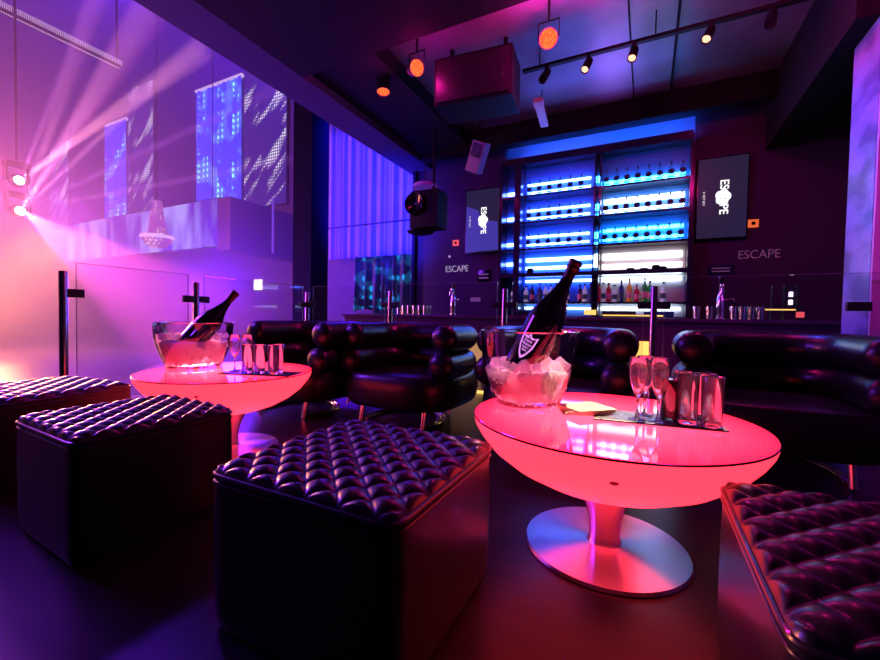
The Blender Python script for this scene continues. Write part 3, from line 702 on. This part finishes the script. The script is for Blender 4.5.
# rack with glowing parts, added in place of a reflection in the glass pane
t = empty('reflection_rack', (1.24, 5.25, .835), 0, 'small rack with glowing parts on the counter, in place of a reflection in the glass', 'rack')
for x_ in (-.10, 0, .10): MB().box(x_-.005, x_+.005, -.04, .04, 0, .36).build('reflection_rack_upright', 'dark_metal', t, smooth=False)
for z_ in (.07, .15, .23, .31): MB().box(-.10, .10, -.04, .04, z_, z_+.006).build('reflection_rack_shelf', 'dark_metal', t, smooth=False)
MB().box(-.28, .08, -.06, -.05, .10, .112).build('reflected_gold_bar', 'gold', t, smooth=False)
MB().box(.09, .15, -.06, -.03, .03, .085, bev=.004).build('reflected_red_light', 'redsign', t)
for x_, z_ in ((.05, .19), (.05, .27)): MB().lathe([(0, 0), (.018, 0), (.018, .05), (0, .055)], 12, mtx=Matrix.Translation((x_, -.01, z_-.035))).build('reflected_white_light', 'exitlit', t)

# ================================================================= WALL SCREENS, SIGNS
def tv(x0, x1, label, band):
    cx = (x0+x1)/2; t = empty('wall_screen', (cx, 6.5, 1.9), 0, label, 'screen', 'portrait wall screens')
    hw = (x1-x0)/2
    MB().box(-hw, hw, -.07, -.002, 0, 1.07, bev=.006).build('screen_frame', 'blackgloss', t, smooth=False)
    MB().box(-hw+.015, hw-.015, -.073, -.069, .015, 1.055).build('display', 'tvscreen', t, smooth=False)
    # splash emblem, and the word reading downwards
    rnd = random.Random(5); b = bmesh.new(); c0 = b.verts.new((.0, -.0755, .54)); vs_ = []
    for i in range(40):
        a = 2*PI*i/40; r = .082*(1+.10*math.sin(5*a+1)+.05*rnd.uniform(-1, 1)); vs_.append(b.verts.new((.01+r*1.0*math.cos(a), -.0755, .54+r*1.25*math.sin(a))))
    for i in range(40): b.faces.new((c0, vs_[i], vs_[(i+1) % 40]))
    mb = MB(); mb.add(b); mb.build('emblem', 'tvwhite', t, smooth=False)
    text_mesh('ESCAPE', .135, lambda x, y, z: Vector((.02+y, -.0745, .54-x)), 'screen_lettering', 'tvwhite', t, offset=.002, space=1.0, xs=1.0)
    text_mesh('31 OCT 2013', .032, lambda x, y, z: Vector((-hw+.085+y, -.0745, .54-x)), 'small_lettering', 'tvwhite', t)
    for k in range(5):
        a = k*1.3; MB().box(-.025+.018*k, -.012+.018*k, -.0765, -.076, .515+.01*math.sin(a), .525+.01*math.sin(a)).build('emblem_mark', 'tvscreen', t, smooth=False)
    if band:
        b = bmesh.new(); P = [(-hw+.02, .80), (-.08, .72), (.0, .55), (hw-.04, .50), (hw-.02, .04), (-hw+.02, .02)]
        b.faces.new([b.verts.new((x, -.0738, z)) for x, z in P]); mb = MB(); mb.add(b); mb.build('blue_image', 'tvblue', t, smooth=False)
tv(-2.81, -2.19, 'portrait wall screen left of the bar, blue image with a white emblem', True)
tv(.55, 1.12, 'portrait wall screen right of the bar, dark with a white emblem', False)
o = text_mesh('ESCAPE', .155, lambda x, y, z: Vector((x-2.985, 6.494-z, 1.655+y)), 'wall_lettering', 'letters', extrude=.004, xs=.86, offset=-.002)
tag(o, 'pale ESCAPE lettering on the wall left of the bar', 'sign', 'ESCAPE wall letterings')
o = text_mesh('ESCAPE', .155, lambda x, y, z: Vector((x+1.26, 6.494-z, 1.68+y)), 'wall_lettering', 'lettersdim', extrude=.004, xs=.86, offset=-.002)
tag(o, 'dim ESCAPE lettering on the dark wall right of the bar', 'sign', 'ESCAPE wall letterings')
def square_sign(x, z, m_, label):
    t = empty('lit_wall_sign', (x, 6.5, z), 0, label, 'sign', 'small lit square signs')
    MB().box(-.055, .055, -.02, 0, -.05, .05, bev=.004).build('sign_face', m_, t)
    MB().box(-.02, .02, -.024, -.0195, -.02, .02).build('sign_symbol', 'black', t, smooth=False)
square_sign(-3.01, 2.11, 'redsign', 'small pink-red lit square sign above the left ESCAPE lettering')
square_sign(1.19, 2.08, 'orangesign', 'small orange lit square sign right of the right wall screen')
t = empty('price_plaque', (-2.47, 6.5, 1.52), 0, 'small dark plaque with two pale lines below the left wall screen', 'plaque')
MB().box(-.12, .12, -.015, 0, -.10, .10, bev=.003).build('plaque_board', 'blackgloss', t)
for dz in (-.035, .025): MB().box(-.09, .08, -.018, -.0145, dz-.012, dz+.012).build('pale_line', 'lettersdim', t)
t = empty('price_plaque', (.86, 6.5, 1.50), 0, 'small dark plaque below the right wall screen', 'plaque')
MB().box(-.15, .15, -.015, 0, -.06, .06, bev=.003).build('plaque_board', 'shelf', t)
for dz in (-.02, .02): MB().box(-.10, .10, -.018, -.0145, dz-.006, dz+.006).build('pale_line', 'lettersdim', t)
tag(MB().box(-.09, .09, -.012, 0, -.035, .035, bev=.003).build('wall_socket', 'lettersdim'), 'pale double wall socket under the left dark plaque', 'socket').location = (-2.62, 6.5, 1.12)
tag(MB().lathe([(0, 0), (.02, 0), (.02, .015), (0, .016)], 16, mtx=Matrix.Rotation(PI/2, 4, 'X')).build('wall_sensor', 'letters'), 'tiny pale round wall sensor above the left ESCAPE lettering', 'sensor').location = (-3.13, 6.5, 1.88)

# ================================================================= CEILING EQUIPMENT
def pixel(px, py):
    return (rt*(px-440) - up*(py-330) + fw*406)
def par(x, y, z, aimat, label, s=1.0, power=12):
    t = empty('par_can_light', (x, y, z), 0, label, 'stage light', 'orange LED stage lamps')
    q = (Vector(aimat)-Vector((x, y, z))).to_track_quat('Z', 'Y').to_matrix().to_4x4()
    MB().lathe([(0, -.14), (.06, -.14), (.08*s, -.10), (.092*s, .0), (.092*s, .02), (.086*s, .02), (.084*s, .004)], 32, mtx=q).build('housing', 'black', t)
    MB().lathe([(0, .002), (.084*s, .002), (.084*s, .006), (0, .008)], 32, mtx=q).build('lens', M['parlens'], t)
    MB().tube([(-.10*s, 0, 0), (-.10*s, 0, .16), (.10*s, 0, .16), (.10*s, 0, 0)], .008, 8).build('yoke', 'black', t)
    MB().tube([(0, 0, .16), (0, 0, 3.75-z if z < 3.7 else .2)], .010, 8).build('hanger', 'black', t)
    d = (Vector(aimat)-Vector((x, y, z))).normalized()
    lp = Vector((x, y, z))+d*.06
    light('POINT', 'par_lamp', lp, (1.0, 0.01, 0.34), power, shadow_soft_size=.08)
M['parlens'] = mat('led_dot_lens', (0.05, 0.01, 0.0), 0.4, emit=(1.0, 0.16, 0.04), es=1.5, spec=0.0)
nt = M['parlens'].node_tree; b = nt.nodes['Principled BSDF']
vo = N(M['parlens'], 'ShaderNodeTexVoronoi'); vo.inputs['Scale'].default_value = 55; tc = N(M['parlens'], 'ShaderNodeTexCoord')
rp = N(M['parlens'], 'ShaderNodeValToRGB'); rp.color_ramp.elements[0].color = (1, .42, .06, 1); rp.color_ramp.elements[1].color = (.9, .09, .03, 1); rp.color_ramp.elements[1].position = .45
nt.links.new(tc.outputs['Object'], vo.inputs['Vector']); nt.links.new(vo.outputs['Distance'], rp.inputs[0]); nt.links.new(rp.outputs[0], b.inputs['Emission Color'])
par(-2.78, 3.93, 3.40, (-2.72, 3.86, 2.9), 'orange LED stage lamp at the far left of the three, under the long beam', .85, 8)
par(-2.215, 3.72, 3.40, (-.6, 2.6, 2.6), 'orange LED stage lamp just left of the hanging black box', .9, 14)
par(-.885, 3.86, 3.40, (-.5, .6, 1.9), 'orange LED stage lamp right of the hanging black box', .95, 85)
par(.66, 3.60, 3.40, (1.0, 3.0, 2.2), 'stage lamp at the top edge of the photo near the right end of the track', .7, 60)
# black hanging speaker box
t = empty('ceiling_speaker', (-1.70, 4.15, 3.05), .10, 'large black loudspeaker box hanging from the ceiling between the orange lamps', 'loudspeaker')
MB().box(-.42, .42, -.22, .22, 0, .50, bev=.02).build('speaker_cabinet', 'black', t, smooth=False)
MB().box(-.39, .39, -.232, -.221, .03, .47, bev=.005).build('grille', 'dark_metal', t)
MB().box(.30, .34, -.236, -.232, .16, .26).build('badge', 'chrome', t)
for x_ in (-.3, .3): MB().box(x_-.02, x_+.02, -.02, .02, .50, .70).build('hanging_bracket', 'black', t, smooth=False)
# track with spots
t = empty('lighting_track', (0, 4.42, 3.50), 0, 'black lighting track running under the ceiling to the right', 'lighting track')
MB().box(-1.28, 1.27, -.025, .025, -.015, .015).build('rail', 'black', t, smooth=False)
for x_ in (-1.1, 0, 1.1): MB().tube([(x_, 0, .0), (x_, 0, .25)], .006, 8).build('suspension_rod', 'black', t)
M['spotlens'] = emitter('warm_spot_lens', (1.0, 0.45, 0.28), 2.0)
def spot(x, label, lens, tilt):
    t = empty('track_spotlight', (x, 4.42, 3.485), 0, label, 'spotlight', 'black track spotlights')
    if x == -.18: light('SPOT', 'track_spot_lamp', (x, 4.30, 3.30), (1.0, .72, .42), 2600, (-.24, 1.60, .48), spot_size=.13, spot_blend=.6, shadow_soft_size=.03)
    if x == .44: light('SPOT', 'track_spot_lamp', (x, 4.30, 3.30), (1.0, .55, .65), 1500, (.10, 1.55, .52), spot_size=.13, spot_blend=.8, shadow_soft_size=.03)
    if x == -.60: light('SPOT', 'track_spot_lamp', (x, 4.30, 3.30), (1.0, .42, .50), 900, (-.43, 1.60, .66), spot_size=.10, spot_blend=.8, shadow_soft_size=.03)
    MB().box(-.02, .02, -.02, .02, -.05, 0).build('adapter', 'black', t, smooth=False)
    q = Matrix.Translation((0, 0, -.06)) @ Matrix.Rotation(tilt, 4, 'Y') @ Matrix.Rotation(-.55, 4, 'X')
    MB().lathe([(0, .03), (.035, .03), (.040, .0), (.042, -.13), (.036, -.13), (.034, -.115)], 24, mtx=q).build('barrel', 'black', t)
    MB().lathe([(0, -.116), (.034, -.116), (.0, -.11)], 24, mtx=q).build('lens', 'spotlens' if lens else 'dark_metal', t)
spot(-1.02, 'unlit black track spotlight beside the hanging loudspeaker box', False, .3)
spot(-.60, 'second black track spotlight from the left, angled down', True, .25)
spot(-.18, 'black track spotlight near the middle of the track with a warm lit lens', True, .15)
spot(.44, 'black track spotlight right of the ceiling conduit with a warm lit lens', True, .35)
spot(.88, 'dark track spotlight at the right end in the pink glow', False, .2)
# ceiling conduits
tag(MB().box(-.24, -.225, 3.4, 6.0, 3.735, 3.75).build('ceiling_conduit', 'beam', smooth=False), 'thin dark conduit crossing the ceiling left of the lit spotlight', 'conduit', 'ceiling conduits')
tag(MB().box(.18, .205, 3.4, 6.0, 3.73, 3.75).build('ceiling_conduit', 'beam', smooth=False), 'thicker dark conduit crossing the ceiling right of the middle spotlight', 'conduit', 'ceiling conduits')
# emergency light
t = empty('emergency_light', (-1.28, 5.3, 3.42), .10, 'pale oblong emergency light under the ceiling above the bar', 'emergency light')
M['paleplastic'] = mat('pale_plastic', (.55, .5, .6), .5, emit=(.35, .3, .7), es=.10)
MB().box(-.05, .05, -.34, .34, 0, .05, bev=.01).build('diffuser', 'paleplastic', t)
MB().box(-.056, .056, -.35, -.20, -.004, .055, bev=.006).build('end_cap', 'pinkwall', t)
MB().tube([(0, 0, .05), (0, 0, .33)], .006, 8).build('hanger', 'black', t)
# small grey wall speaker
t = empty('satellite_speaker', (-2.33, 5.75, 3.22), 0, 'small grey loudspeaker hanging under the ceiling left of the bar', 'loudspeaker')
q = Matrix.Rotation(.45, 4, 'Y') @ Matrix.Rotation(.3, 4, 'X')
mb = MB(); mb.box(-.11, .11, -.09, .09, -.22, .22, mtx=q, bev=.015); mb.build('speaker_cabinet', 'speakergrey', t)
mb = MB(); mb.box(-.085, .085, -.097, -.09, .0, .19, mtx=q, bev=.003); mb.build('grille', 'dark_metal', t)
MB().tube([(0, 0, .15), (0, .05, .52)], .012, 8).build('bracket', 'black', t)
# big black wall speaker cluster beside the curtain
t = empty('horn_speaker', (-2.95, 5.2, 2.0), 0, 'large dark loudspeaker with a round driver hanging beside the blue curtain', 'loudspeaker')
MB().box(-.16, .30, -.12, .22, .08, .62, bev=.04).build('speaker_cabinet', 'black', t)
MB().lathe([(0, .0), (.05, .01), (.12, .05), (.15, .07), (.16, .05), (.16, 0)], 32, mtx=Matrix.Translation((-.05, -.12, .42)) @ Matrix.Rotation(PI/2, 4, 'X')).build('driver', 'blackgloss', t)
MB().lathe([(0, 0), (.10, .005), (.19, .03), (.20, .05), (.0, .06)], 32, mtx=Matrix.Translation((-.02, -.02, 0))).build('lower_dish', 'black', t)
MB().tube([(.12, .1, .6), (.12, .1, 1.55)], .02, 10).build('hanger', 'black', t)
t = empty('dome_reflector', (-3.0, 5.35, 2.72), 0, 'small violet-lit dome hanging above the dark loudspeaker', 'reflector')
M['domev'] = mat('violet_dome', (.5, .4, .8), .4)
MB().lathe([(0, .10), (.10, .09), (.17, .06), (.20, .0), (.19, .0), (.0, .03)], 32).build('dome', 'domev', t)
MB().tube([(0, 0, .09), (0, 0, .83)], .006, 8).build('hanger', 'black', t)

# ================================================================= CURTAINS BESIDE THE BAR
def wavy(x0, x1, y, z0, z1, folds, amp, name, m_, nu=240, seed=0, hem=None, th=.006):
    rnd = random.Random(seed); ph = [rnd.uniform(0, 6) for _ in range(4)]
    def f(u):
        x = x0+(x1-x0)*u
        return amp*(math.sin(2*PI*folds*u+ph[0])+.5*math.sin(2*PI*folds*1.7*u+ph[1])+.3*math.sin(2*PI*folds*.37*u+ph[2]))
    def fn(u, v):
        zb = z0 if hem is None else z0+hem(u)
        return Vector((x0+(x1-x0)*u, y+f(u)*(.6+.4*(1-v)), zb+(z1-zb)*v))
    mb = MB(); mb.grid(fn, nu, 8); o = mb.build(name, m_, angle=3.0)
    s_ = o.modifiers.new('thickness', 'SOLIDIFY'); s_.thickness = th
    return o
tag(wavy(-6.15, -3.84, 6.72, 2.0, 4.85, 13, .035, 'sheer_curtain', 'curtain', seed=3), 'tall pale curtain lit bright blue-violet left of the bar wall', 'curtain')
tag(wavy(-5.15, -3.86, 6.45, .72, 1.96, 6, .06, 'gathered_drape', 'drapeglow', seed=5, hem=lambda u: .16*(1-u)+.10*math.sin(9*u)), 'dark gathered drape with cyan light spots put in as glow below the blue curtain', 'drape')
tag(MB().tube([(-6.1, 6.2, 2.52), (-3.7, 6.2, 2.52), (-3.69, 6.3, 2.52), (-3.69, 6.5, 2.52)], .014, 10).build('curtain_rail', 'dark_metal'), 'thin dark rail crossing in front of the blue curtain', 'rail')
tag(MB().box(-3.86, -3.80, 6.42, 6.50, 0.0, 3.44).build('trim_10', 'column', smooth=False), kind='structure')
for i, x in enumerate((-4.95, -4.55, -4.2)):
    light('SPOT', 'curtain_spot_lamp', (x+.2, 5.7, 2.1), (.75, .35, 1.0), 9, (x, 6.7, 3.1), spot_size=.35, spot_blend=1.0, shadow_soft_size=.02)

# ================================================================= HALL
def screen(name, x0, x1, y, z0, z1, m_, label, cat, frame=True, d=.08):
    t = empty(name, ((x0+x1)/2, y, z0), 0, label, cat); hw = (x1-x0)/2
    MB().box(-hw, hw, 0, d, 0, z1-z0).build('screen_frame', 'dark_metal', t, smooth=False)
    MB().box(-hw+.03, hw-.03, -.02, -.002, .03, z1-z0-.03).build('display', m_, t, smooth=False)
    return t
screen('led_mesh_screen', -11.98, -10.0, 9.115, 4.23, 9.5, 'ledmesh', 'tall LED mesh screen with slanting light streaks, nearest the column', 'LED screen')
screen('led_mesh_screen', -18.95, -17.15, 9.115, 4.7, 9.75, 'ledmesh', 'narrow LED mesh screen with a bright slanting stripe in mid hall', 'LED screen')
screen('led_mesh_screen', -25.9, -24.05, 9.115, 4.7, 8.7, 'ledmesh', 'faint LED mesh screen furthest into the pink haze', 'LED screen')
for (x0, x1, z0, z1, lab) in ((-14.45, -12.08, 4.45, 8.6, 'wide blue curtain with cyan star clusters hanging in the hall'), (-20.6, -19.05, 4.7, 8.6, 'narrow blue curtain with cyan star clusters deeper in the hall')):  # star clusters are projected light spots put into the curtain's glow
    c = wavy(x0, x1, 9.08, z0, z1, 9, .05, 'glow_spot_curtain', 'curtainglow', seed=int(-x0)); tag(c, lab, 'curtain', 'blue curtains with painted light spots in the hall')
    tag(MB().box(x0-.05, x1+.05, 9.05, 9.195, z1+.02, z1+.08).build('curtain_light_bar', 'pix', smooth=False), lab.replace('curtain with cyan star clusters hanging', 'lit bar above the curtain').replace('curtain with cyan star clusters deeper', 'lit bar above the curtain deeper'), 'light bar')
screen('projection_screen', -21.4, -11.6, 8.0, 2.82, 4.32, 'bigscreen', 'wide violet projection screen hanging across the hazy hall', 'projection screen')
pj = [o for o in C.objects if o.name == 'projection_screen'][0]
for x_ in (-4.5, 0, 4.5): MB().tube([(x_, .04, 1.45), (x_, .04, 8.98)], .012, 6).build('hanging_wire', 'dark_metal', pj)
# pixel strips along the hall ceiling edge
t = empty('pixel_strip', (-10.2, 0, 6.0), 0, 'double row of tiny white pixel lights running down the hall ceiling edge', 'light strip')
MB().box(-.10, .10, 1.0, 4.75, .02, .10).build('housing', 'black', t, smooth=False)
mb = MB(); mb2 = MB()
for i in range(95):
    y = 2.1+i*.028
    mb.box(.10, .108, y, y+.010, .03, .13)
     
    mb2.box(-.03, .0, y, y+.010, .0, .015)
tag(mb.build('upper_pixels', 'pix', t, smooth=False), kind='stuff'); tag(mb2.build('lower_pixels', 'pix', t, smooth=False), kind='stuff')
MB().tube([(0, 4.7, 0.1), (0, 4.7, 5.7)], .02, 8).build('hanger', 'dark_metal', t)
# chandelier
t = empty('chandelier', (-10.0, 5.38, 2.27), 0, 'tapered crystal chandelier hanging before the projection screen', 'chandelier')
M['crystal'] = pattern_glow('crystal_beads', (.30, .06, .35), (1, .75, .75), 3, .5, 14, 1.0)
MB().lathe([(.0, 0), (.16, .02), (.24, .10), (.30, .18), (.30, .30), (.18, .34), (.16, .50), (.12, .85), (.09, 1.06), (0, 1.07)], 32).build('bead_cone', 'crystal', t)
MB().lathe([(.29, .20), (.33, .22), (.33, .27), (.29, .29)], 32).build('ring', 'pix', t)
MB().tube([(0, 0, 1.0), (0, 0, 9.4)], .008, 6).build('hanging_rod', 'dark_metal', t)
# gallery details
tag(MB().tube([(-9.25, 7.95, 2.5), (-9.25, 7.95, 4.0)], .03, 8).build('gallery_tube_light', M['paleplastic']), 'thin pale upright tube on the gallery front', 'tube light')
tag(MB().box(-11.5, -11.17, 9.13, 9.195, 1.60, 1.93, bev=.01).build('exit_box', 'exitlit'), 'small bright white lit square sign below the gallery', 'sign')
tag(MB().box(-13.15, -12.65, 9.14, 9.195, 3.48, 4.30, bev=.01).build('bright_poster', 'bigscreen'), 'small bright upright poster light under the wide blue curtain', 'poster')
# moving heads that throw the beams
def moving_head(loc, label):
    t = empty('moving_head', loc, 0, label, 'stage light', 'moving head stage lights')
    MB().lathe([(0, -.12), (.09, -.1), (.12, 0), (.10, .09), (0, .09)], 24, mtx=Matrix.Rotation(PI/2, 4, 'Y')).build('head', 'dark_metal', t)
    MB().lathe([(0, .095), (.07, .093), (.0, .092)], 24, mtx=Matrix.Rotation(PI/2, 4, 'Y')).build('lens', 'lit', t)
    MB().box(-.06, .06, -.16, -.13, -.02, .25).box(-.06, .06, .13, .16, -.02, .25).box(-.1, .1, -.16, .16, .25, .32).build('yoke', 'black', t, smooth=False)
    return t
moving_head(FX, 'lower moving head stage light throwing pink beams at the left')
mh = moving_head(FX2, 'upper moving head stage light throwing pink beams at the left')
MB().tube([(0, 0, .3), (0, 0, 8.72)], .018, 8).build('hanging_pipe', 'dark_metal', mh)
MB().tube([(-.08, .17, -.45), (-.08, .17, .3)], .012, 8).build('lower_bracket', 'dark_metal', mh)
def beam(src, px, py, col, power, size, d=9.0):
    v = pixel(px, py).normalized()*d + Vector((0, 0, .8))
    light('SPOT', 'beam_lamp', (src[0]+.15, src[1], src[2]), col, power*5, v, spot_size=size, spot_blend=.35, shadow_soft_size=.03)
for (px, py, col, pw, sz, d) in [(75, 60, (1, .25, .6), 3500, .07, 9), (105, 75, (1, .25, .6), 6000, .09, 9), (140, 100, (1, .3, .7), 6000, .06, 10), (170, 140, (.8, .2, .9), 5000, .05, 10), (210, 175, (.8, .2, .9), 5000, .05, 10), 
                             (95, 110, (1, .15, .55), 5200, .04, 9), (140, 290, (.90, .08, .55), 1700, .42, 8)]:
    beam(FX, px, py, col, pw, sz, d)
for (px, py, col, pw, sz, d) in [(90, 130, (1, .3, .5), 6000, .07, 9), (60, 80, (.9, .2, .8), 2500, .05, 9)]:
    beam(FX2, px, py, col, pw, sz, d)
